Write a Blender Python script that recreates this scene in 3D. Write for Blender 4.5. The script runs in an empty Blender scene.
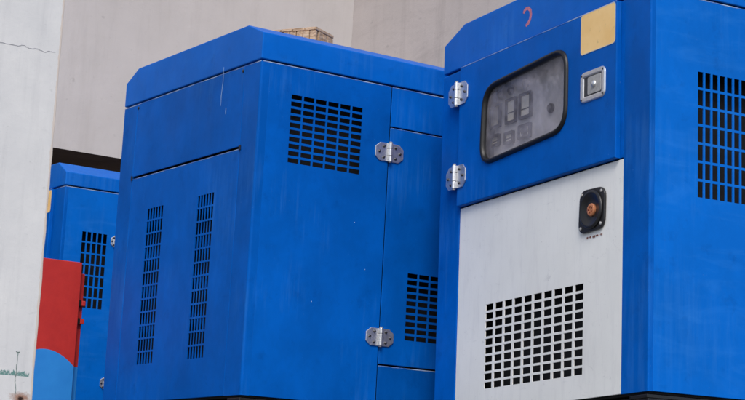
import bpy, bmesh, math, random
from mathutils import Vector, Matrix
from mathutils.geometry import tessellate_polygon
random.seed(7)
C = bpy.context.scene.collection
H = 0.70                                    # eye height above the yard
# ------------------------------------------------------------------ materials
def lin(c):
    return tuple(((v/255)/12.92 if v/255 <= .04045 else ((v/255+.055)/1.055)**2.4) for v in c)+(1,)
class N:
    def __init__(s, name):
        s.m = bpy.data.materials.new(name); s.m.use_nodes = True
        s.t = s.m.node_tree; s.n = s.t.nodes; s.b = s.n['Principled BSDF']
        s.tc = s.n.new('ShaderNodeTexCoord')
    def link(s, a, b): s.t.links.new(a, b)
    def mapped(s, scale=(1,1,1), rot=(0,0,0), loc=(0,0,0)):
        m = s.n.new('ShaderNodeMapping'); m.inputs['Scale'].default_value = scale
        m.inputs['Rotation'].default_value = rot; m.inputs['Location'].default_value = loc
        s.link(s.tc.outputs['Object'], m.inputs[0]); return m.outputs[0]
    def noise(s, scale, detail=4, rough=.6, vec=None, dist=0):
        t = s.n.new('ShaderNodeTexNoise'); t.inputs['Scale'].default_value = scale
        t.inputs['Detail'].default_value = detail; t.inputs['Roughness'].default_value = rough
        t.inputs['Distortion'].default_value = dist
        s.link(vec or s.tc.outputs['Object'], t.inputs['Vector']); return t.outputs['Fac']
    def ramp(s, fac, stops):
        r = s.n.new('ShaderNodeValToRGB'); e = r.color_ramp.elements
        while len(e) < len(stops): e.new(.5)
        for el, (p, c) in zip(e, stops):
            el.position = p; el.color = c if len(c) == 4 else tuple(c)+(1,)
        s.link(fac, r.inputs[0]); return r.outputs[0]
    def mix(s, fac, a, b, mode='MIX'):
        x = s.n.new('ShaderNodeMix'); x.data_type = 'RGBA'; x.blend_type = mode
        for v, i in ((fac, 0), (a, 6), (b, 7)):
            if hasattr(v, 'links'): s.link(v, x.inputs[i])
            else: x.inputs[i].default_value = v
        return x.outputs[2]
    def math(s, op, a, b=0.0, clamp=False):
        x = s.n.new('ShaderNodeMath'); x.operation = op; x.use_clamp = clamp
        for v, i in ((a, 0), (b, 1)):
            if hasattr(v, 'links'): s.link(v, x.inputs[i])
            else: x.inputs[i].default_value = v
        return x.outputs[0]
    def bump(s, h, strength, dist=.01):
        b = s.n.new('ShaderNodeBump'); b.inputs['Strength'].default_value = strength
        b.inputs['Distance'].default_value = dist
        s.link(h, b.inputs['Height']); s.link(b.outputs[0], s.b.inputs['Normal'])
    def set(s, **k):
        for n, v in k.items():
            i = s.b.inputs[n.replace('_', ' ')]
            if hasattr(v, 'links'): s.link(v, i)
            else: i.default_value = v
        return s
def g(v): return (v, v, v, 1)

def paint(name, base, rough=.40, streaks=.10, wipe=.0, mottle=.14, spec=.22):
    """painted sheet steel: slow colour drift, rain streaks, hand wipes, dust and dull patches;
    every panel samples its own patch of the noise"""
    p = N(name)
    oi = p.n.new('ShaderNodeObjectInfo'); ofs = p.n.new('ShaderNodeVectorMath'); ofs.operation = 'SCALE'
    cx = p.n.new('ShaderNodeCombineXYZ')
    for k, m in ((0, 7.3), (1, 13.1), (2, 5.7)): p.link(p.math('MULTIPLY', oi.outputs['Random'], m), cx.inputs[k])
    p.link(cx.outputs[0], ofs.inputs[0]); ofs.inputs['Scale'].default_value = 1.0
    def vec(scale=(1,1,1), rot=(0,0,0)):
        a = p.n.new('ShaderNodeVectorMath'); a.operation = 'ADD'
        p.link(p.mapped(scale, rot), a.inputs[0]); p.link(ofs.outputs[0], a.inputs[1]); return a.outputs[0]
    drift = p.ramp(p.noise(1.3, 4, .6, vec()), [(.3, g(1-mottle)), (.7, g(1+mottle))])
    col = p.mix(1, base, drift, 'MULTIPLY')
    blot = p.ramp(p.noise(7, 6, .7, vec((1, 1, .7))), [(.4, g(1-mottle*.6)), (.62, g(1+mottle*.4))])
    col = p.mix(1, col, blot, 'MULTIPLY')
    st = p.math('MULTIPLY', p.noise(9, 5, .7, vec((6, 6, .35))), p.ramp(p.noise(2.2, 3, .5, vec()), [(.4, g(.55)), (.65, g(1.1))]))
    col = p.mix(p.ramp(st, [(.44, g(0)), (.72, g(streaks*1.5))]), col, lin((95, 165, 235)))
    if wipe:
        w1 = p.noise(4.5, 6, .65, vec((.8, .8, 3.2), (.0, .55, .0)), .9)
        col = p.mix(p.ramp(w1, [(.50, g(0)), (.72, g(wipe))]), col, lin((85, 168, 245)))
    specks = p.noise(170, 2, .5)
    col = p.mix(p.ramp(specks, [(.70, g(0)), (.78, g(.30))]), col, lin((100, 140, 200)))
    grime = p.noise(13, 7, .72, vec())
    col = p.mix(p.ramp(grime, [(.57, g(0)), (.82, g(.35))]), col, lin((0, 34, 96)))
    r = p.math('ADD', rough-.14, p.math('MULTIPLY', p.noise(7, 7, .72, vec((1, 1, .8))), .30))
    p.set(Base_Color=col, Roughness=r, Specular_IOR_Level=spec, Specular_Tint=(.45, .7, 1, 1))
    h = p.math('ADD', p.noise(2.0, 2, .4, vec()), p.math('MULTIPLY', p.noise(240, 2), .012))
    p.bump(h, .30, .035)
    return p.m
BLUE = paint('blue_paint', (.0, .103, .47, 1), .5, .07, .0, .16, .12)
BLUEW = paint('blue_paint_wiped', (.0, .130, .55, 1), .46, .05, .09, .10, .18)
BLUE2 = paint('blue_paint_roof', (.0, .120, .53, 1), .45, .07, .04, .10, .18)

def white_paint():
    p = N('offwhite_paint')
    col = p.mix(p.ramp(p.noise(2.5, 5), [(.35, g(0)), (.7, g(1))]), lin((240, 240, 237)), lin((229, 229, 226)))
    streak = p.noise(7, 6, .7, p.mapped((5, 5, .7)))
    col = p.mix(p.ramp(streak, [(.5, g(0)), (.78, g(.22))]), col, lin((170, 168, 176)))
    smear = p.noise(14, 6, .75, p.mapped((1, 1, 1.8)), 1.5)
    col = p.mix(p.ramp(smear, [(.60, g(0)), (.78, g(.32))]), col, lin((120, 120, 132)))
    sp = p.noise(120, 2)
    col = p.mix(p.ramp(sp, [(.73, g(0)), (.78, g(.6))]), col, lin((105, 100, 105)))
    p.set(Base_Color=col, Roughness=.45); p.bump(p.noise(2.4, 2), .15, .03)
    return p.m
def edge_mat():  # sky highlight on the panel edges, painted as broken pale blue
    p = N('blue_edge_highlight')
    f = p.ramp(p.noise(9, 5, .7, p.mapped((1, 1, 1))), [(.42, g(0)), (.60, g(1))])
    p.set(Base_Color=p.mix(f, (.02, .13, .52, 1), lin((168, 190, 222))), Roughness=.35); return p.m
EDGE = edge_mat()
WHITE = white_paint()
def metal(name, c, rough, spots=.4, metallic=.9):
    p = N(name)
    col = p.mix(p.ramp(p.noise(60, 5, .7), [(.45, g(0)), (.7, g(spots))]), c, tuple(x*.35 for x in c[:3])+(1,))
    p.set(Base_Color=col, Metallic=metallic, Roughness=p.math('ADD', rough, p.math('MULTIPLY', p.noise(40), .2)))
    p.bump(p.noise(90, 3), .2, .002)
    return p.m
ZINC = metal('galvanised_steel', (.74, .74, .75, 1), .30, .25)
STEEL = metal('dull_steel', (.45, .44, .43, 1), .5, .4, .3)
DARKSTEEL = metal('dark_steel', (.10, .10, .11, 1), .35)
def plain(name, c, rough=.5, vary=.15, scale=20, metallic=0):
    p = N(name)
    col = p.mix(p.ramp(p.noise(scale, 5), [(.35, g(0)), (.65, g(1))]), c, tuple(x*(1-vary) for x in c[:3])+(1,))
    p.set(Base_Color=col, Roughness=rough, Metallic=metallic); p.bump(p.noise(scale*4, 3), .1, .003)
    return p.m
BLACK = plain('black_foam', (.006, .006, .008, 1), .9)
RUBBER = plain('black_rubber', (.006, .006, .007, 1), .45, .3)
SKID = plain('black_skid_paint', (.012, .012, .013, 1), .4, .4)
PLASTIC = plain('black_plastic', (.016, .016, .017, 1), .38, .3)
COPPER = plain('copper_orange', lin((214, 140, 98)), .35, .3, 60, .3)
RUST = plain('rust_red', lin((120, 52, 34)), .8, .3, 60)
PINK = plain('faded_pink_print', lin((206, 124, 146)), .5, .35, 90)
CLIPM = plain('dark_clip', (.01, .014, .03, 1), .5)
WPAINT = plain('white_drip', lin((150, 185, 225)), .6)
PANELG = plain('instrument_grey', lin((196, 192, 194)), .6, .2)
DIALW = plain('dial_white', lin((240, 232, 218)), .5, .1)
DIALD = plain('dial_dark', lin((26, 25, 27)), .5)

def sticker():
    p = N('faded_yellow_label')
    col = p.mix(p.ramp(p.noise(7, 4), [(.35, g(0)), (.65, g(1))]), lin((252, 212, 146)), lin((242, 196, 124)))
    col = p.mix(p.ramp(p.noise(38, 5, .7), [(.62, g(0)), (.75, g(.5))]), col, lin((140, 118, 88)))
    p.set(Base_Color=col, Roughness=.55); return p.m
YELLOW = sticker()
BORDER = plain('label_border', lin((200, 200, 205)), .5)

def glass():
    p = N('dusty_pane')
    smear = p.noise(5, 6, .65, p.mapped((1, 1, 1.3)), 1.0)
    col = p.mix(p.ramp(smear, [(.3, g(0)), (.7, g(1))]), lin((132, 128, 136)), lin((196, 190, 198)))
    a = p.ramp(p.math('ADD', p.math('MULTIPLY', smear, .6), p.math('MULTIPLY', p.noise(24, 6, .7), .4)),
               [(.36, g(.05)), (.64, g(.38))])
    p.set(Base_Color=col, Roughness=.16, Alpha=a, Specular_IOR_Level=.5)
    return p.m
GLASS = glass()

def plaster(name, c1, c2, c3, streaks=.5, bumps=.35, scale=1.0):
    p = N(name)
    col = p.mix(p.ramp(p.noise(1.3*scale, 6, .62), [(.32, g(0)), (.68, g(1))]), c1, c2)
    st = p.noise(3.0*scale, 6, .7, p.mapped((3, 3, .25)))
    col = p.mix(p.ramp(st, [(.5, g(0)), (.8, g(streaks))]), col, c3)
    bl = p.noise(6*scale, 8, .75, p.mapped((1, 1, 1.3)), .8)
    col = p.mix(p.ramp(bl, [(.58, g(0)), (.78, g(streaks*.7))]), col, c3)
    fine = p.noise(45*scale, 5, .7)
    col = p.mix(p.ramp(fine, [(.6, g(0)), (.75, g(.35))]), col, c3)
    pits = p.noise(10*scale, 3, .5, p.mapped((1, 1, 1.6)))
    col = p.mix(p.ramp(pits, [(.69, g(0)), (.75, g(.22))]), col, tuple(v*.55 for v in c3[:3])+(1,))
    p.set(Base_Color=col, Roughness=.9, Specular_IOR_Level=.25)
    hh = p.math('ADD', p.noise(18*scale, 6, .65), p.math('MULTIPLY', p.noise(120*scale, 4), .35))
    p.bump(hh, bumps, .006)
    return p
WALLM = plaster('pinkish_plaster', lin((200, 194, 191)), lin((188, 182, 178)), lin((156, 149, 144)), .3)
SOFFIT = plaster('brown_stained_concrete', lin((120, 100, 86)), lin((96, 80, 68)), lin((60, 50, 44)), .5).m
WINGM = plaster('weathered_plaster', lin((198, 188, 183)), lin((186, 177, 172)), lin((140, 131, 128)), .4)
# long sideways stains on the wing wall
st = WINGM.noise(1.6, 7, .7, WINGM.mapped((.5, .5, 2.2)), .3)
old = WINGM.b.inputs['Base Color'].links[0].from_socket
WINGM.set(Base_Color=WINGM.mix(WINGM.ramp(st, [(.5, g(0)), (.75, g(.45))]), old, lin((134, 124, 122))))
CONC = plaster('yard_concrete', lin((118, 118, 116)), lin((102, 102, 101)), lin((70, 69, 68)), .5, .4, .6).m
DARKC = plaster('shade_dark_concrete', lin((60, 56, 54)), lin((44, 42, 40)), lin((28, 26, 26)), .5).m  # dark tone carries the undercroft's shade; the benches share it

def pillar_mat():
    p = plaster('whitewashed_concrete', lin((222, 220, 218)), lin((206, 205, 205)), lin((180, 179, 180)), .42, .16, 2.2)
    sep = p.n.new('ShaderNodeSeparateXYZ'); p.link(p.tc.outputs['Object'], sep.inputs[0])
    x, z = sep.outputs[0], sep.outputs[2]
    col = p.b.inputs['Base Color'].links[0].from_socket
    # a scraped green line with ragged upper edge, and the rust bleeding round a hole below it
    zc = .5115+H; jag = p.math('MULTIPLY', p.noise(95, 4, .8, p.mapped((1, 1, .12))), .070)
    up = p.math('LESS_THAN', z, p.math('ADD', zc-.028, jag)); lo = p.math('GREATER_THAN', z, zc-.008)
    side = p.math('LESS_THAN', x, -.012)
    m = p.math('MULTIPLY', p.math('MULTIPLY', up, lo), side)
    m = p.math('MULTIPLY', m, p.ramp(p.noise(130, 4, .8), [(.36, g(.25)), (.5, g(.95))]))
    col = p.mix(m, col, lin((88, 132, 126)))
    def dist(x0, z0, sx, sz):
        dx = p.math('MULTIPLY', p.math('SUBTRACT', x, x0), 1/sx); dz = p.math('MULTIPLY', p.math('SUBTRACT', z, z0), 1/sz)
        d = p.math('SQRT', p.math('ADD', p.math('MULTIPLY', dx, dx), p.math('MULTIPLY', dz, dz)))
        return p.math('ADD', d, p.math('MULTIPLY', p.math('SUBTRACT', p.noise(55, 6, .75), .5), 1.7))
    col = p.mix(p.ramp(dist(-.037, .428+H, .050, .024), [(.35, g(.85)), (1.0, g(0))]), col, lin((150, 104, 78)))
    col = p.mix(p.ramp(dist(-.036, .424+H, .014, .011), [(.5, g(1)), (.95, g(0))]), col, lin((52, 34, 30)))
    # bare cement showing along the worn arris
    e = p.math('GREATER_THAN', p.math('ADD', x, p.math('MULTIPLY', p.noise(25, 4), .012)), .0035)
    col = p.mix(p.math('MULTIPLY', e, .8), col, lin((205, 190, 178)))
    p.set(Base_Color=col); return p.m
PILLAR = pillar_mat()
CRACK = plain('crack_dark', lin((184, 183, 188)), .9, .4, 120)
CRACKG = plain('crack_green', lin((136, 152, 148)), .9, .4, 120)

def two_tone():
    p = N('red_over_blue_paint')
    sep = p.n.new('ShaderNodeSeparateXYZ'); p.link(p.tc.outputs['Object'], sep.inputs[0])
    x, z = sep.outputs[0], sep.outputs[2]
    # painted arc: highest about .11 m in from the right edge
    u = p.math('ADD', x, .125)
    arc = p.math('SUBTRACT', .6935+H, p.math('MULTIPLY', p.math('MULTIPLY', u, u), 3.6))
    arc = p.math('MAXIMUM', arc, .634+H)
    m = p.math('GREATER_THAN', z, arc)
    red = p.mix(p.ramp(p.noise(9, 6, .7), [(.35, g(0)), (.7, g(1))]), lin((188, 42, 38)), lin((204, 50, 42)))
    red = p.mix(p.ramp(p.noise(40, 6, .75, p.mapped((1, 1, 2.5), (0, .5, 0))), [(.62, g(0)), (.76, g(.5))]), red, lin((120, 40, 44)))
    blu = p.mix(p.ramp(p.noise(8, 5), [(.35, g(0)), (.7, g(1))]), lin((38, 134, 218)), lin((46, 146, 228)))
    p.set(Base_Color=p.mix(m, blu, red), Roughness=.55); p.bump(p.noise(30, 4), .25, .004)
    return p.m
REDBLUE = two_tone()
def wood():
    p = N('weathered_crate_wood')
    w = p.noise(26, 6, .7, p.mapped((1, 1, 4)), 1)
    col = p.ramp(w, [(.3, lin((128, 96, 70))), (.5, lin((198, 164, 130))), (.7, lin((226, 196, 162)))])
    p.set(Base_Color=col, Roughness=.85); p.bump(w, .5, .01); return p.m
WOOD = wood()

# ------------------------------------------------------------------ mesh helpers
def link(name, bm, mat, parent=None, loc=None, bevel=0, seg=2, weight=False, smooth=False):
    bmesh.ops.recalc_face_normals(bm, faces=bm.faces)
    me = bpy.data.meshes.new(name); bm.to_mesh(me); bm.free()
    for m in (mat if isinstance(mat, (list, tuple)) else [mat]): me.materials.append(m)
    if smooth:
        for f in me.polygons: f.use_smooth = True
    o = bpy.data.objects.new(name, me); C.objects.link(o)
    if parent: o.parent = parent
    if loc: o.location = loc
    if bevel:
        b = o.modifiers.new('edge', 'BEVEL'); b.width = bevel; b.segments = seg
        b.limit_method = 'WEIGHT' if weight else 'ANGLE'; b.angle_limit = math.radians(35)
        b.use_clamp_overlap = True; b.harden_normals = False
    return o
def tag(o, label=None, cat=None, group=None, kind=None):
    for k, v in (('label', label), ('category', cat), ('group', group), ('kind', kind)):
        if v: o[k] = v
    return o
def box(bm, x0, x1, y0, y1, z0, z1):
    v = [bm.verts.new((x, y, z)) for x in (x0, x1) for y in (y0, y1) for z in (z0, z1)]
    for f in ((0,1,3,2), (4,6,7,5), (0,4,5,1), (2,3,7,6), (0,2,6,4), (1,5,7,3)):
        bm.faces.new([v[i] for i in f])
def prism(bm, poly, fn, d0, d1):
    """closed prism over a 2-D outline; fn(s, t, d) gives the 3-D point"""
    A = [bm.verts.new(fn(s, t, d0)) for s, t in poly]; B = [bm.verts.new(fn(s, t, d1)) for s, t in poly]
    bm.faces.new(A); bm.faces.new(B[::-1]); n = len(poly)
    for i in range(n): bm.faces.new((A[i], A[(i+1) % n], B[(i+1) % n], B[i]))
# faces of a canopy in its own space: x runs along the long side, y across the end, z up
def FL(s, z, d): return (-d, s, z)           # end face, d = how far it stands out
def FR(s, z, d): return (s, -d, z)           # long face
def rrect(s0, s1, z0, z1, r, n=5):
    P = []
    for cx, cz, a0 in ((s1-r, z1-r, 0), (s0+r, z1-r, 90), (s0+r, z0+r, 180), (s1-r, z0+r, 270)):
        for i in range(n+1):
            a = math.radians(a0+90*i/n); P.append((cx+r*math.cos(a), cz+r*math.sin(a)))
    return P
def rquad(Q, r, n=7):
    """round the corners of any convex quad"""
    P = []
    for i in range(4):
        p, a, b = Vector(Q[i]), Vector(Q[i-1]), Vector(Q[(i+1) % 4])
        A = p+(a-p).normalized()*r; B = p+(b-p).normalized()*r
        for k in range(n+1):
            t = k/n; P.append(tuple(A*(1-t)**2+p*2*t*(1-t)+B*t*t))
    return P
def inset(P, d):
    n = len(P); c = Vector((sum(p[0] for p in P)/n, sum(p[1] for p in P)/n)); out = []
    for i in range(n):
        t = (Vector(P[(i+1) % n])-Vector(P[i-1])).normalized(); nn = Vector((-t.y, t.x))
        if nn.dot(c-Vector(P[i])) < 0: nn = -nn
        out.append(tuple(Vector(P[i])+nn*d))
    return out
def ring(bm, outer, profile, fn, closed=True):
    """profile: list of (inset, d) swept round the outline"""
    R = [[bm.verts.new(fn(s, z, d)) for s, z in inset(outer, i)] for i, d in profile]
    n = len(outer); m = len(R)
    for k in range(m if closed else m-1):
        a, b = R[k], R[(k+1) % m]
        for i in range(n): bm.faces.new((a[i], a[(i+1) % n], b[(i+1) % n], b[i]))
    return R
def plate_hole(bm, outer, inner, fn, d0, d1):
    tri = tessellate_polygon([[Vector((s, z, 0)) for s, z in outer], [Vector((s, z, 0)) for s, z in inner]])
    P = outer+inner
    V0 = [bm.verts.new(fn(s, z, d0)) for s, z in P]; V1 = [bm.verts.new(fn(s, z, d1)) for s, z in P]
    for t in tri:
        for V in (V0, V1):
            try: bm.faces.new([V[i] for i in t])
            except ValueError: pass
    for a, n in ((0, len(outer)), (len(outer), len(inner))):
        for i in range(n):
            j = (i+1) % n; bm.faces.new((V0[a+i], V0[a+j], V1[a+j], V1[a+i]))
def grid_holes(s0, s1, z0, z1, nc, nr, fs, fz):
    """nc x nr openings filling fs, fz of their pitch inside the rectangle"""
    ps, pz = (s1-s0)/(nc-1+fs), (z1-z0)/(nr-1+fz)
    return [(s0+i*ps, s0+(i+fs)*ps, z0+j*pz, z0+(j+fz)*pz) for i in range(nc) for j in range(nr)]
def sheet(name, fn, s0, s1, z0, z1, mat, parent, holes=(), out=0., th=.003, bev=.0022, jit=0):
    """pressed sheet panel with really punched openings"""
    bm = bmesh.new()
    S = sorted({round(v, 5) for v in [s0, s1]+[h[0] for h in holes]+[h[1] for h in holes]})
    Z = sorted({round(v, 5) for v in [z0, z1]+[h[2] for h in holes]+[h[3] for h in holes]})
    hs = set()
    for h in holes:
        i0, i1 = S.index(round(h[0], 5)), S.index(round(h[1], 5)); j0, j1 = Z.index(round(h[2], 5)), Z.index(round(h[3], 5))
        for i in range(i0, i1):
            for j in range(j0, j1): hs.add((i, j))
    F = {}; B = {}
    def v(D, i, j, d):
        if (i, j) not in D: D[i, j] = bm.verts.new(fn(S[i], Z[j], d))
        return D[i, j]
    ns, nz = len(S)-1, len(Z)-1
    for i in range(ns):
        for j in range(nz):
            if (i, j) in hs: continue
            for D, d in ((F, out), (B, out-th)):
                bm.faces.new([v(D, i, j, d), v(D, i+1, j, d), v(D, i+1, j+1, d), v(D, i, j+1, d)])
            for di, dj, e in ((-1, 0, ((i, j), (i, j+1))), (1, 0, ((i+1, j), (i+1, j+1))), (0, -1, ((i, j), (i+1, j))), (0, 1, ((i, j+1), (i+1, j+1)))):
                q = (i+di, j+dj)
                if q in hs or not (0 <= q[0] < ns and 0 <= q[1] < nz):
                    (a, b) = e
                    bm.faces.new([v(F, *a, out), v(F, *b, out), v(B, *b, out-th), v(B, *a, out-th)])
    lay = bm.edges.layers.float.new('bevel_weight_edge')
    inv = {vv: k for k, vv in F.items()}
    for e in bm.edges:
        a, b = e.verts
        if a in inv and b in inv:
            (i, j), (k, l) = inv[a], inv[b]
            if (i == k and i in (0, ns)) or (j == l and j in (0, nz)): e[lay] = 1
    return link(name, bm, mat, parent, bevel=bev, seg=3, weight=True)
def lathe(bm, prof, fn, cs, cz, n=20, sq=0):
    R = []
    for r, d in prof:
        R.append([bm.verts.new(fn(cs+r*math.cos(2*math.pi*i/n), cz+r*math.sin(2*math.pi*i/n), d)) for i in range(n)])
    for a, b in zip(R, R[1:]):
        for i in range(n): bm.faces.new((a[i], a[(i+1) % n], b[(i+1) % n], b[i]))
    bm.faces.new(R[0]); bm.faces.new(R[-1])
def vcyl(bm, fn, cs, cd, z0, z1, r, n=14):
    A = [bm.verts.new(fn(cs+r*math.cos(2*math.pi*i/n), z0, cd+r*math.sin(2*math.pi*i/n))) for i in range(n)]
    B = [bm.verts.new(fn(cs+r*math.cos(2*math.pi*i/n), z1, cd+r*math.sin(2*math.pi*i/n))) for i in range(n)]
    bm.faces.new(A); bm.faces.new(B)
    for i in range(n): bm.faces.new((A[i], A[(i+1) % n], B[(i+1) % n], B[i]))

# ------------------------------------------------------------------ fittings
def hinge(parent, fn, s, z, out=0., w=.062, h=.054, mirror=1, mat=ZINC):
    bm = bmesh.new(); t = .005
    for k in (-1, 1):
        P = [(s+k*.006, z+h/2), (s+k*(w-.020), z+h/2), (s+k*w, z+h*.26), (s+k*w, z-h*.26), (s+k*(w-.020), z-h/2), (s+k*.006, z-h/2)]
        prism(bm, P, fn, out+.0003, out+t)
    o = link('hinge', bm, mat, parent, bevel=.0012)
    for a, b in ((-.5, -.20), (-.18, .18), (.20, .5)):
        bm = bmesh.new(); vcyl(bm, fn, s, out+.010, z+a*h*1.0, z+b*h*1.0, .0092); link('knuckle', bm, mat, o, bevel=.001)
    bm = bmesh.new(); vcyl(bm, fn, s, out+.010, z-h*.56, z+h*.58, .0058); link('hinge_pin', bm, STEEL, o, bevel=.001)
    for k in (-1, 1):
        for ds, dz in ((.42*w, .30), (.74*w, .0), (.42*w, -.30)):
            bm = bmesh.new(); lathe(bm, [(.0052, out+t), (.0052, out+t+.004), (.003, out+t+.006)], fn, s+k*ds, z+dz*h, 6)
            link('bolt', bm, DARKSTEEL, o, bevel=.0005)
    return o

def canopy_root(name, C0, yaw, ta, tb):
    a = Vector((-math.cos(yaw), math.sin(yaw), ta)); b = Vector((math.sin(yaw), math.cos(yaw), tb))
    k = Vector((0, 0, 1))-Vector((a.x, a.y, 0))*ta-Vector((b.x, b.y, 0))*tb
    M = Matrix(((b.x, a.x, k.x, C0[0]), (b.y, a.y, k.y, C0[1]), (b.z, a.z, k.z, C0[2]), (0, 0, 0, 1)))
    e = bpy.data.objects.new(name, None); C.objects.link(e)
    # rigid orientation closest to the fit
    x = b.normalized(); z = x.cross(a).normalized(); y = z.cross(x)
    e.matrix_world = Matrix(((x.x, y.x, z.x, C0[0]), (x.y, y.y, z.y, C0[1]), (x.z, y.z, z.z, C0[2]), (0, 0, 0, 1)))
    return e
def roof(parent, L, W, zs, zk, zt, un, uf, gap=.0075):
    bm = bmesh.new()
    P = [(0, zs+gap), (0, zk), (un, zt), (uf, zt), (W, zk), (W, zs+gap)]
    prism(bm, P, lambda y, z, d: (d, y, z), -.001, L+.001)
    return link('roof', bm, BLUE2, parent, bevel=.004, seg=3)
def bead(parent, fn, s0, s1, z, d=0, r_=.0021):  # added strip that draws the bright highlight along a seam's lower lip
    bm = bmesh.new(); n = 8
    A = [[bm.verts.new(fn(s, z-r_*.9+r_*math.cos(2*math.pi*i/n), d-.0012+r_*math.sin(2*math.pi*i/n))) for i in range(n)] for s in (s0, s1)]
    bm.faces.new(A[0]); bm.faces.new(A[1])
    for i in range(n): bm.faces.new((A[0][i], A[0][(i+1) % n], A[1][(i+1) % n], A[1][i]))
    return link('highlight_bead', bm, EDGE, parent, smooth=False)
def core(parent, L, W, zs, inset_=.07):
    bm = bmesh.new(); i = inset_
    box(bm, i, L-i, i, W-i, .01, zs-.02)
    # dark lid and floor that close the void behind the seams
    box(bm, .012, L-.012, .012, W-.012, zs-.012, zs+.006)
    box(bm, .012, L-.012, .012, W-.012, -.006, .004)
    return link('inner_lining', bm, BLACK, parent)
def arris(r_, n=4):
    return [(r_-r_*math.cos(math.radians(90*i/n)), r_-r_*math.sin(math.radians(90*i/n))) for i in range(n+1)]
def skid(parent, L, W, h=.20, floor=None):
    bm = bmesh.new()
    for y0, y1 in ((.0, .09), (W-.09, W)): 
        box(bm, -.002, L+.002, y0, y1, -.020, -.009); box(bm, .0, L, y0+(.02 if y0 else .0), y1-(.0 if y0 == 0 else .02), -.19, -.0205)
        box(bm, -.002, L+.002, y0, y1, -.202, -.1905)
    box(bm, .02, .10, .0905, W-.0905, -.20, -.012); box(bm, L-.10, L-.02, .0905, W-.0905, -.20, -.012)
    return link('skid_base', bm, SKID, parent, bevel=.002)

gap = .005
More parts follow.
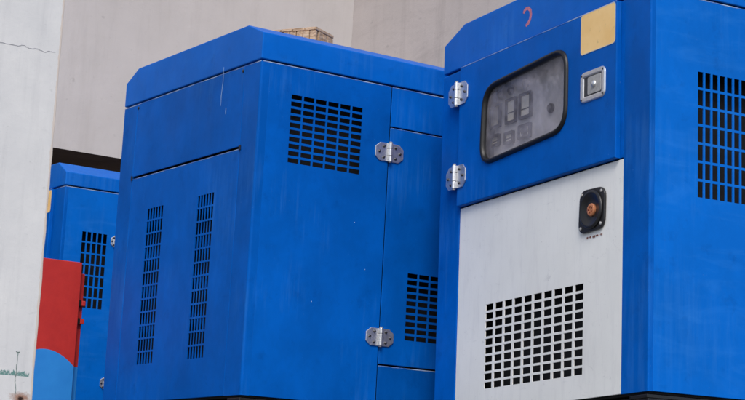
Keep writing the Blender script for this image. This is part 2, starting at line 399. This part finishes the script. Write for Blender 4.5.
# =================================================================== set with the control panel (right) and its twin (far left)
def control_set(C0, yaw, ta, tb, L, W, zs, zk, zt, un, uf, gcols, near, label):
    R = canopy_root('generator_set', C0, yaw, ta, tb)
    tag(R, label, 'generator', 'blue canopied generator sets standing in a row')
    pw = .136 if near else .105                    # corner post width
    u_h = W-1.119 if False else 1.119/1.263*W
    core(R, L, W, zs); skid(R, L, W)
    roof(R, L, W, zs, zk, zt, un, uf)
    # L-shaped corner post, rounded arris
    for x0, sgn in ((0, 1),):
        bm = bmesh.new()
        prism(bm, arris(.006)+[(.018, 0), (.018, pw), (0, pw)], lambda x, y, d: (x, y, d), 0, zs-.0005)
        link('corner_post', bm, BLUE, R)
    bm = bmesh.new(); box(bm, 0, .02, u_h+gap/2, W, 0, zs-.0005); link('hinge_post', bm, BLUE, R, bevel=.004, seg=3)
    zd = .7317; zw = .724
    # long side with punched air inlet
    gz0, gz1 = (.6042, 1.0002) if near else (.590, .967)
    gs0 = .1805 if near else .109
    pitch = .0283 if near else .0283
    hs = grid_holes(gs0, gs0+pitch*(gcols-1)+pitch*.72, gz0, gz1, gcols, 7, .72, .86)
    s_end = (.2768+.01) if not near else L*.62
    sheet('side_panel', FR, .0183, s_end, .0005, zs-.0005, BLUEW, R, hs, bev=.0012)
    sheet('side_door', FR, s_end+gap, L-.002, .0005, zs-.0005, BLUE, R, bev=.0022)
    sheet('far_end_panel', lambda s, z, d: (L+d, s, z), .002, W-.002, .0005, zs-.0005, BLUE, R)
    sheet('back_panel', lambda s, z, d: (s, W+d, z), .021, L-.002, .0005, zs-.0005, BLUE, R)
    # lower off-white panel with its punched grille
    if near:
        hs = grid_holes(.3446, .929, .0768, .3628, 10, 10, .80, .74)
    else:
        hs = grid_holes(.33, .90, .0768, .3628, 10, 10, .80, .74)
    sheet('lower_panel', FL, pw+.0015, u_h-.0015, .0005, zw, WHITE, R, hs, out=-.0005, bev=.0015)
    # control door, stands 18 mm proud, with a rounded window opening
    D = .018; u0 = pw+.0185; u1 = u_h-gap/2
    bm = bmesh.new()
    Q = [(.9475, 1.1252), (.4211, 1.1538), (.4213, .8676), (.9601, .8397)]
    win = rquad(Q, .085)
    def rc(i): return [(u0+i, .7285+i), (u1-i, .7285+i), (u1-i, zs-.001-i), (u0+i, zs-.001-i)]
    hole = inset(win, .012)
    tri = tessellate_polygon([[Vector((a, b, 0)) for a, b in rc(.004)], [Vector((a, b, 0)) for a, b in hole]])
    loops = [rc(.004), rc(.0018), rc(.0005), rc(0), rc(0), rc(.006)]
    VV = [[bm.verts.new(FL(a, b, d)) for a, b in lp_] for lp_, d in zip(loops, (D, D-.0006, D-.002, D-.004, -.004, -.004))]
    HV = [bm.verts.new(FL(a, b, D)) for a, b in hole]; HB = [bm.verts.new(FL(a, b, D-.006)) for a, b in hole]
    for t in tri: bm.faces.new([(VV[0]+HV)[i] for i in t])
    for A, B in zip(VV, VV[1:]):
        for i in range(4): bm.faces.new((A[i], A[(i+1) % 4], B[(i+1) % 4], B[i]))
    for i in range(len(hole)): j = (i+1) % len(hole); bm.faces.new((HV[i], HV[j], HB[j], HB[i]))
    door = link('control_door', bm, BLUE, R)
    bm = bmesh.new(); box(bm, -.001, .015, pw+.0006, u0-.002, .7285, zs-.0015); link('door_stop', bm, BLUE, R)
    bm = bmesh.new()
    ring(bm, win, [(0.000, D-.001), (.0015, D+.007), (.008, D+.011), (.015, D+.008), (.018, D-.004), (.018, D-.012), (.0, D-.012)], FL)
    gk = link('window_gasket', bm, RUBBER, door, smooth=True)
    bm = bmesh.new(); prism(bm, inset(win, .0165), FL, D-.009, D-.006); link('window_pane', bm, GLASS, door)
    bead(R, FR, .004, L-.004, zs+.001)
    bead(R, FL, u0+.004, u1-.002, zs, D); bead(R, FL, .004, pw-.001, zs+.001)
    # instrument board behind the pane
    bm = bmesh.new(); prism(bm, inset(win, -.02), FL, -.050, -.045); ib = link('instrument_board', bm, PANELG, R)
    if near:
        def meter(c0, c1, z0, z1, name='meter', fill=DIALW):
            d = -.045
            bm = bmesh.new(); ring(bm, rrect(c0, c1, z0, z1, .004, 3), [(0, d), (0, d+.010), (.009, d+.010), (.009, d)], FL)
            fr = link(name, bm, DIALD, ib)
            bm = bmesh.new(); prism(bm, rrect(c0+.0092, c1-.0092, z0+.0092, z1-.0092, .0015, 2), FL, d+.0003, d+.004); link('meter_face', bm, fill, ib)
        meter(.8264, .8932, .987, 1.0767); meter(.7301, .8054, .987, 1.077); meter(.9277, 1.0004, .990, 1.077)
        meter(.9295, .9887, .924, .967); meter(.8389, .8967, .917, .960); meter(.7323, .8075, .917, .967)
        for q in ((.838, .882, 1.024, 1.028), (.742, .794, 1.019, 1.023), (.848, .888, .934, .938), (.942, .976, .941, .944)):
            bm = bmesh.new(); box(bm, .0402, .0409, *q); link('meter_needle', bm, DIALD, ib)
        for s, z, r in ((.6111, .9894, .016), (.8644, 1.105, .015), (.7691, 1.109, .015), (.770, .942, .018), (.93, 1.10, .012)):
            bm = bmesh.new(); lathe(bm, [(r, -.045), (r, -.036), (r*.6, -.030)], FL, s, z); link('knob', bm, DIALD if r != .012 else PANELG, ib)
    # hinges across the left seam
    for z in ((1.135, .834)): hinge(R, FL, u_h, z, D, .066, .082)
    # label plate
    sz0, sz1 = 1.098, 1.2302
    lx = 0
    if not near: sz0, sz1, lx = 1.060, 1.172, -.042
    bm = bmesh.new(); prism(bm, rrect(.1622+lx, .3515+lx, sz0, sz1, .012), FL, D+.0002, D+.0010); lp = link('label_plate', bm, YELLOW, door)
    bm = bmesh.new(); ring(bm, rrect(.1612+lx, .3525+lx, sz0-.001, sz1+.001, .012), [(0, D), (0, D+.0013), (.0022, D+.0013), (.0022, D+.001)], FL); link('label_border', bm, BORDER, lp)
    # flush paddle latch
    bm = bmesh.new()
    ring(bm, rrect(.211, .3482, .936, 1.037, .020), [(0, D+.0005), (0.001, D+.003), (.004, D+.005), (.014, D+.005), (.018, D+.004), (.0195, D+.0001), (0, D+.0001)], FL)
    lt = link('latch', bm, ZINC, door, smooth=False)
    bm = bmesh.new(); prism(bm, rrect(.230, .330, .956, 1.018, .004), FL, D+.0002, D+.0009); link('latch_tray', bm, DARKSTEEL, lt)
    bm = bmesh.new(); prism(bm, rrect(.2325, .306, .958, 1.016, .006), FL, D+.0012, D+.0042); link('latch_paddle', bm, STEEL, lt, bevel=.002)
    bm = bmesh.new(); lathe(bm, [(.0115, D+.0035), (.0110, D+.007), (.0075, D+.0105), (.003, D+.012)], FL, .2690, .987); link('latch_lock', bm, ZINC, lt, smooth=True)
    for s in (.2205, .3385):
        for z in (.947, 1.026):
            bm = bmesh.new(); lathe(bm, [(.0036, D+.005), (.0036, D+.0064)], FL, s, z, 8); link('screw', bm, DARKSTEEL, lt)
    # round alarm sounder on the lower panel
    if near:
        sr = [(.2225, .6539), (.3598, .6581), (.3672, .5177), (.2250, .5218)]
        bm = bmesh.new(); P = rquad(sr, .036, 6)
        prism(bm, P, FL, .0, .009); hn = link('warning_horn', bm, PLASTIC, R, bevel=.003)
        cs, cz = .292, .588
        bm = bmesh.new()
        lathe(bm, [(.062, .009), (.061, .014), (.056, .0175), (.051, .0165), (.040, .0105), (.026, .0095), (.001, .0092)], FL, cs, cz, 32)
        link('horn_bowl', bm, PLASTIC, hn, smooth=True)
        bm = bmesh.new(); lathe(bm, [(.0205, .0095), (.0205, .0145), (.018, .017), (.012, .0175), (.011, .016), (.001, .016)], FL, cs-.004, cz-.002, 24)
        dc = link('horn_disc', bm, COPPER, hn)
        for k in range(5):
            a = k*2*math.pi/5; bm = bmesh.new(); lathe(bm, [(.0026, .0165), (.0026, .0185)], FL, cs-.004+.010*math.cos(a), cz-.002+.010*math.sin(a), 6); link('disc_rivet', bm, RUST, hn)
        for s, z in ((.239, .640), (.346, .642), (.241, .537), (.350, .535)):
            bm = bmesh.new(); lathe(bm, [(.0052, .009), (.0052, .0115), (.003, .013)], FL, s, z, 10); link('screw', bm, STEEL, hn)
        # remains of a line of small red print under the horn
        rr = random.Random(3); s = .333
        bm = bmesh.new()
        while s > .247:
            w = rr.uniform(.003, .006)
            if rr.random() < .8:
                z0 = .5035-(.333-s)*.0; box(bm, -.0004-.0005, -.0002-.0005+.0001, s-w, s, z0-.004+rr.uniform(0, .003), z0+.003)
            s -= w+rr.uniform(.0015, .004)
        link('faded_print', bm, RUST, R)
        # what is left of the printed emblem: a hooked arc opening to the left
        pts = [(.7275, 1.338), (.7235, 1.3455), (.7120, 1.3510), (.6975, 1.3495), (.6850, 1.3390), (.6815, 1.3230), (.6860, 1.3075), (.6960, 1.2970), (.7120, 1.2905)]
        wid = [.0040, .0055, .0060, .0060, .0058, .0055, .0055, .0065, .0045]
        Ls, Rs = [], []
        for i, (s, z) in enumerate(pts):
            a = Vector(pts[max(i-1, 0)]); b = Vector(pts[min(i+1, len(pts)-1)]); t = (b-a).normalized(); n = Vector((-t.y, t.x))*wid[i]
            Ls.append((s+n.x*1.25, z+n.y)); Rs.append((s-n.x*1.25, z-n.y))
        bm = bmesh.new()
        for i in range(len(pts)-1):
            A = [bm.verts.new(FL(*q, .0014)) for q in (Ls[i], Ls[i+1], Rs[i+1], Rs[i])]; bm.faces.new(A)
            B = [bm.verts.new(FL(*q, .0010)) for q in (Ls[i], Ls[i+1], Rs[i+1], Rs[i])]; bm.faces.new(B)
            for q in range(4): bm.faces.new((A[q], A[(q+1) % 4], B[(q+1) % 4], B[q]))
        bmesh.ops.remove_doubles(bm, verts=bm.verts, dist=1e-5)
        link('emblem', bm, PINK, R)
    else:
        hinge(R, FR, s_end+gap/2, .937, 0, .026, .060); hinge(R, FR, s_end+gap/2, .228, 0, .026, .060)
    return R

control_set((.56554, 5.5586, .45703+H), 1.0427, -.0322, .0014, 2.35, 1.2631, 1.2333, 1.3491, 1.4006, .140, 1.1227, 12, True,
            'blue generator set with instrument window, yellow label and off-white lower panel, nearest on the right')
control_set((-1.9668, 9.2147, .45703+H), .9530, 0, 0, 2.35, 1.2, 1.1797, 1.2523, 1.3117, .104, 1.09, 5, False,
            'blue generator set mostly hidden behind the white pillar and the red and blue cabinet')

# =================================================================== set in the middle, seen on its louvred end
def louvre_set():
    L, W, zs = 2.5, 1.1059, 1.1797
    R = canopy_root('generator_set', (-.73291, 6.5, .45703+H), .95735, 0, 0)
    tag(R, 'middle blue generator set with two tall louvre strips on its end', 'generator',
        'blue canopied generator sets standing in a row')
    core(R, L, W, zs); skid(R, L, W); roof(R, L, W, zs, 1.2832, 1.330, .1153, 1.0022)
    ua, ub, zm = .9838, .1209, .8821
    bm = bmesh.new(); prism(bm, arris(.009)+[(.034, 0), (.034, .018), (.018, .034), (.018, ub-.0012), (0, ub-.0012)], lambda x, y, d: (x, y, d), 0, zs-.0005)
    link('corner_post', bm, BLUE, R)
    bm = bmesh.new(); box(bm, 0, .02, ua+.0012, W, 0, zs-.0005); link('corner_post', bm, BLUE, R, bevel=.004, seg=3)
    sheet('upper_access_panel', FL, ub+.0012, ua-.0012, zm+.005, zs-.0005, BLUE, R, bev=.002)
    hs = grid_holes(.6965, .8290, .1455, .7400, 6, 12, .70, .84)+grid_holes(.2925, .4165, .1405, .7430, 6, 12, .70, .84)
    hs = [h for h in hs]
    # one z raster for both strips keeps the sheet clean
    zr = grid_holes(0, 1, .143, .7420, 1, 12, .7, .86)
    hs = []
    for a, b in ((.6965, .829), (.2925, .4165)):
        for h in grid_holes(a, b, 0, 1, 6, 1, .80, 1):
            for q in zr: hs.append((h[0], h[1], q[2], q[3]))
    sheet('louvred_end_panel', FL, ub+.0012, ua-.0012, .0005, zm-.005, BLUE, R, hs, bev=.002)
    for s, z in ((ub-.004, zm-.004), (ua+.004, zm-.003)):
        bm = bmesh.new(); prism(bm, rrect(s-.005, s+.005, z-.006, z+.012, .003), FL, .0003, .004); link('retaining_clip', bm, CLIPM, R)
    for s in (.130, .976):
        bm = bmesh.new(); lathe(bm, [(.006, .0003), (.006, .003), (.003, .004)], FL, s, zs-.016, 8); link('screw', bm, DARKSTEEL, R)
    wh, zx, zy = .5517, 1.0291, .1522
    hs = grid_holes(.1289, .4287, .8322, 1.0791, 6, 10, .86, .66)
    sheet('side_panel', FR, .0343, wh-.002, .0005, zs-.0005, BLUE, R, hs, bev=.0012)
    sheet('upper_side_strip', FR, wh+.002, L-.04, zx+.003, zs-.0005, BLUE, R, bev=.002)
    hs = grid_holes(.662, .662+.2998, .2521, .4989, 6, 10, .86, .66)
    sheet('side_door', FR, wh+.002, 1.45, zy+.004, zx-.003, BLUE, R, hs, bev=.0025)
    sheet('side_door', FR, 1.455, L-.04, zy+.004, zx-.003, BLUE, R, bev=.0025)
    sheet('lower_side_strip', FR, wh+.002, L-.04, .0005, zy-.003, BLUE, R, bev=.002)
    bm = bmesh.new(); box(bm, L-.038, L, 0, .02, 0, zs-.0005); link('corner_post', bm, BLUE, R, bevel=.004)
    sheet('far_end_panel', lambda s, z, d: (L+d, s, z), .022, W-.002, .0005, zs-.0005, BLUE, R)
    sheet('back_panel', lambda s, z, d: (s, W+d, z), .021, L-.002, .0005, zs-.0005, BLUE, R)
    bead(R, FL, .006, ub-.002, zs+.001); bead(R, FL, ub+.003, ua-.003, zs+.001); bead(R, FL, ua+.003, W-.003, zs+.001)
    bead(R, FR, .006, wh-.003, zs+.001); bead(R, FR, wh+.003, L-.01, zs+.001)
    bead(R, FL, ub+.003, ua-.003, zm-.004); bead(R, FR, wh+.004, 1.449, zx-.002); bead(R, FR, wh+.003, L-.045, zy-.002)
    hinge(R, FR, wh, .932, 0, .061, .068); hinge(R, FR, wh, .252, 0, .059, .064)
    # dried white paint run on the end, from the roof down
    pts = [(.2800, 1.205), (.2805, 1.180), (.2795, 1.150), (.2830, 1.120), (.2860, 1.098), (.2840, 1.075), (.2850, 1.06)]
    wid = [.0006, .0009, .0010, .0011, .0016, .0008, .0004]
    for seg_ in (pts, [(.2425, 1.045), (.2430, 1.035), (.2420, 1.022)]):
        bm = bmesh.new(); w_ = wid if len(seg_) > 3 else [.0016, .0026, .001]
        for i in range(len(seg_)-1):
            (s0, z0), (s1, z1) = seg_[i], seg_[i+1]
            q = [(s0-w_[i], z0), (s0+w_[i], z0), (s1+w_[i+1], z1), (s1-w_[i+1], z1)]
            prism(bm, q, FL, .0012, .0018)
        link('paint_drip', bm, WPAINT, R)
    # a few flecks of bird lime and chips
    rr = random.Random(11)
    bm = bmesh.new()
    for s, z in ((.42, .655), (.475, .49), (.26, .35)):
        r = rr.uniform(.0014, .0022); lathe(bm, [(r, .0004), (r*.7, .0009)], FR, s, z, 7)
    link('paint_chips', bm, WPAINT, R)
    return R
louvre_set()

# =================================================================== crate on the middle set's roof
def crate():
    e = bpy.data.objects.new('wooden_crate', None); C.objects.link(e)
    tag(e, 'small weathered brown wooden crate lying on the roof of the middle generator set', 'crate')
    e.location = (-.597, 7.146, 1.7870+H+.001); hh = 1.943-1.788
    e.rotation_euler = (0, 0, math.radians(155))
    w, l = .13, .27
    # local: corner nearest the eye at the origin, x along the long side, y along the short
    def slat(x0, x1, y0, y1, z0, z1):
        bm = bmesh.new(); box(bm, x0, x1, y0, y1, z0, z1); link('slat', bm, WOOD, e, bevel=.002)
    rr = random.Random(4)
    for k in range(9):                       # narrow upright slats, ends uneven
        x0 = k*l/9; z1 = hh-.014-rr.uniform(0, .006)
        slat(x0+.001, x0+l/9-.003, 0, .012, .002, z1); slat(x0+.001, x0+l/9-.003, -w, -w+.012, .002, z1)
    for k in range(3):
        y0 = -w+.0125+k*(w-.025)/3
        for xa in (0, l-.012): slat(xa, xa+.012, y0+.0008, y0+(w-.025)/3-.003, .002, hh-.014-rr.uniform(0, .006))
    for x in (.0125, l-.0375):
        for y in (-w+.0125, -.0375): 
            bm = bmesh.new(); box(bm, x, x+.025, y, y+.025, 0, hh-.022); link('corner_batten', bm, WOOD, e)
    for k in range(5):
        bm = bmesh.new(); box(bm, .0005+k*l/5, (k+1)*l/5-.003, -w-.002, .010, hh-.0125, hh-.001); link('lid_board', bm, WOOD, e, bevel=.002)
    return e
crate()

# =================================================================== red over blue cabinet
YAW = .95735
def cabinet():
    e = bpy.data.objects.new('metal_cabinet', None); C.objects.link(e)
    tag(e, 'metal cabinet painted red above and sky blue below, beside the white pillar', 'cabinet')
    e.location = (-1.5749, 7.8, 0); e.rotation_euler = (0, 0, math.pi/2-YAW)   # local x runs along the row, y away
    top = 1.0655+H
    def seg(name, x0, x1, y0, y1, z0, z1, b=.003):
        bm = bmesh.new(); box(bm, x0, x1, y0, y1, z0, z1); return link(name, bm, REDBLUE, e, bevel=b, seg=3)
    seg('door', -.52, .0070, 0, .030, .05, top)
    seg('body', -.53, .0370, .0305, .26, .0, top-.042)
    for z in (.8985+H, .8240+H):
        bm = bmesh.new(); box(bm, .0072, .022, .012, .030, z-.012, z+.012); link('latch_slot', bm, BLACK, e)
        bm = bmesh.new(); box(bm, .0225, .0395, .008, .030, z-.012, z+.010); link('latch_lug', bm, REDBLUE, e, bevel=.003)
    return e
cabinet()

# =================================================================== white pillar
def pillar():
    bm = bmesh.new(); box(bm, -.62, .0075, 0, .5, -.24645, 3.2)
    bmesh.ops.subdivide_edges(bm, edges=[e for e in bm.edges if abs(e.verts[0].co.z-e.verts[1].co.z) > 1], cuts=60)
    rr = random.Random(5)
    for v in bm.verts:
        if v.co.x > 0 and v.co.y < .01: v.co.x += rr.uniform(-.0016, .0012)
    o = link('concrete_pillar', bm, PILLAR, bevel=.004)
    tag(o, 'whitewashed concrete pillar with a thin crack, green scrape and rusty spot at the left edge', 'pillar')
    k = .7396; o.location = (-1.5056*k, 6.76*k, H*(1-k)); o.rotation_euler = (0, 0, math.pi/2-YAW); o.scale = (k, k, k)
    def crack(pts, w, mat, name='crack'):
        bm = bmesh.new(); rr = random.Random(len(pts)); P = []
        for (x0, z0), (x1, z1) in zip(pts, pts[1:]):
            for k in range(6): t = k/6; P.append((x0+(x1-x0)*t+rr.uniform(-.0012, .0012), z0+(z1-z0)*t+rr.uniform(-.0014, .0014)))
        P.append(pts[-1]); W_ = [w*rr.uniform(.5, 1.3) for _ in P]
        F = []
        for i, (x, z) in enumerate(P):
            a = Vector(P[max(i-1, 0)]); b = Vector(P[min(i+1, len(P)-1)]); t = (b-a).normalized(); nn = Vector((-t.y, t.x))*W_[i]
            F.append([bm.verts.new((x+s*nn.x, y, z+H+s*nn.y)) for y in (-.0012, .0005) for s in (-1, 1)])
        for A, B in zip(F, F[1:]):
            for i, j in ((0, 1), (1, 3), (3, 2), (2, 0)): bm.faces.new((A[i], A[j], B[j], B[i]))
        link(name, bm, mat, o)
    crack([(-.31, 1.697), (-.2286, 1.6917), (-.165, 1.690), (-.138, 1.698), (-.118, 1.690), (-.085, 1.6945), (-.064, 1.6885), (-.055, 1.6865), (-.045, 1.693), (-.0165, 1.6945)], .0008, CRACK)
    crack([(-.0608, .5883), (-.0600, .560), (-.0625, .5420), (-.0610, .5135), (-.0640, .4900), (-.0600, .470), (-.0560, .4400)], .0012, CRACKG)
    crack([(-.068, .590), (-.0608, .5865), (-.055, .5885)], .0015, CRACKG)
pillar()

# =================================================================== the building behind
def tmat(o):
    o.location = (-3.6513, 10.6476, 0); o.rotation_euler = (0, 0, math.pi/2-YAW)
ZL = 2.267+H
def wall():
    bm = bmesh.new(); box(bm, -9, 3.4655, 0, .182, ZL, 9)
    box(bm, -9, 3.4655, .1825, 5.2, ZL+.02, ZL+.22)
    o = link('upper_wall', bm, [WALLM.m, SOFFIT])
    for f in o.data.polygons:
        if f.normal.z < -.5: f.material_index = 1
    tag(o, 'pinkish grey plastered upper wall with a dark open undercroft beneath it', 'wall'); tmat(o)
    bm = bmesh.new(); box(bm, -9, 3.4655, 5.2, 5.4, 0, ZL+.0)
    o = link('undercroft_wall', bm, DARKC); tag(o, 'back wall deep inside the open undercroft, its shade put into a dark colour', 'wall'); tmat(o)
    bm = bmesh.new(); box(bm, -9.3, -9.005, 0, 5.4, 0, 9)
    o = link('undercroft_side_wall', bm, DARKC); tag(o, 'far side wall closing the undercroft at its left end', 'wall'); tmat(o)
    bm = bmesh.new(); box(bm, 3.466, 3.80, -6.5, 5.4, 0, 9)
    o = link('wing_wall', bm, WINGM.m); tag(o, 'darker stained grey wing wall behind the gap between the middle and right generators', 'wall'); tmat(o)
wall()

# low concrete benches carry the sets
for (C0, yaw, L, W, lab) in (((.56554, 5.5586), 1.0427, 2.35, 1.2631, 'concrete bench under the right-hand generator set'),
                             ((-1.9668, 9.2147), .953, 2.35, 1.2, 'concrete bench under the far left generator set'),
                             ((-.73291, 6.5), .95735, 2.5, 1.1059, 'concrete bench under the middle generator set')):
    bm = bmesh.new(); box(bm, .06, L, .06, W-.06, 0, .45703+H-.245 if C0[0] > 0 else .45703+H-.203)
    o = link('concrete_bench', bm, DARKC, bevel=.01); o.location = (*C0, 0); o.rotation_euler = (0, 0, math.pi/2-yaw)
    tag(o, lab, 'plinth')

bm = bmesh.new(); v = [bm.verts.new(p) for p in ((-400, -400, 0), (400, -400, 0), (400, 400, 0), (-400, 400, 0))]; bm.faces.new(v)
tag(link('ground', bm, CONC), kind='structure')

# =================================================================== light, sky, camera
sc = bpy.context.scene
w = bpy.data.worlds.new('World'); sc.world = w; w.use_nodes = True
nt = w.node_tree; sky = nt.nodes.new('ShaderNodeTexSky'); sky.sky_type = 'NISHITA'; sky.sun_disc = False
SUN_EL, SUN_AZ = math.radians(47), math.radians(180)     # azimuth measured clockwise from +Y
sky.sun_elevation = SUN_EL; sky.sun_rotation = SUN_AZ; sky.air_density = 1.0; sky.dust_density = 2.0; sky.ozone_density = 1.0
bg = nt.nodes['Background']; nt.links.new(sky.outputs[0], bg.inputs[0]); bg.inputs[1].default_value = .15
sd = bpy.data.lights.new('sun', 'SUN'); sd.energy = 1.5; sd.angle = math.radians(24); sd.color = (1, .975, .93)
so = bpy.data.objects.new('sun', sd); C.objects.link(so)
d = Vector((math.sin(SUN_AZ)*math.cos(SUN_EL), math.cos(SUN_AZ)*math.cos(SUN_EL), math.sin(SUN_EL)))
so.rotation_euler = d.to_track_quat('Z', 'Y').to_euler()

cam = bpy.data.cameras.new('camera'); co = bpy.data.objects.new('camera', cam); C.objects.link(co); sc.camera = co
pitch, roll = .170864, .045805
cr, sr, cp, sp = math.cos(roll), math.sin(roll), math.cos(pitch), math.sin(pitch)
def wv(h, v, d): return Vector((h, d*cp-v*sp, d*sp+v*cp))
r_ = wv(cr, sr, 0); u_ = wv(-sr, cr, 0); f_ = wv(0, 0, 1)
co.matrix_world = Matrix(((r_.x, u_.x, -f_.x, 0), (r_.y, u_.y, -f_.y, 0), (r_.z, u_.z, -f_.z, H), (0, 0, 0, 1)))
cam.sensor_width = 36; cam.lens = 1894.93*36/745; cam.shift_x = -90.43/745; cam.shift_y = 13.4/745
cam.clip_start = .05; cam.clip_end = 2000
sc.view_settings.view_transform = 'Standard'; sc.view_settings.look = 'None'
sc.view_settings.exposure = .24; sc.view_settings.gamma = 1
sc.render.resolution_x = 1024; sc.render.resolution_y = 550
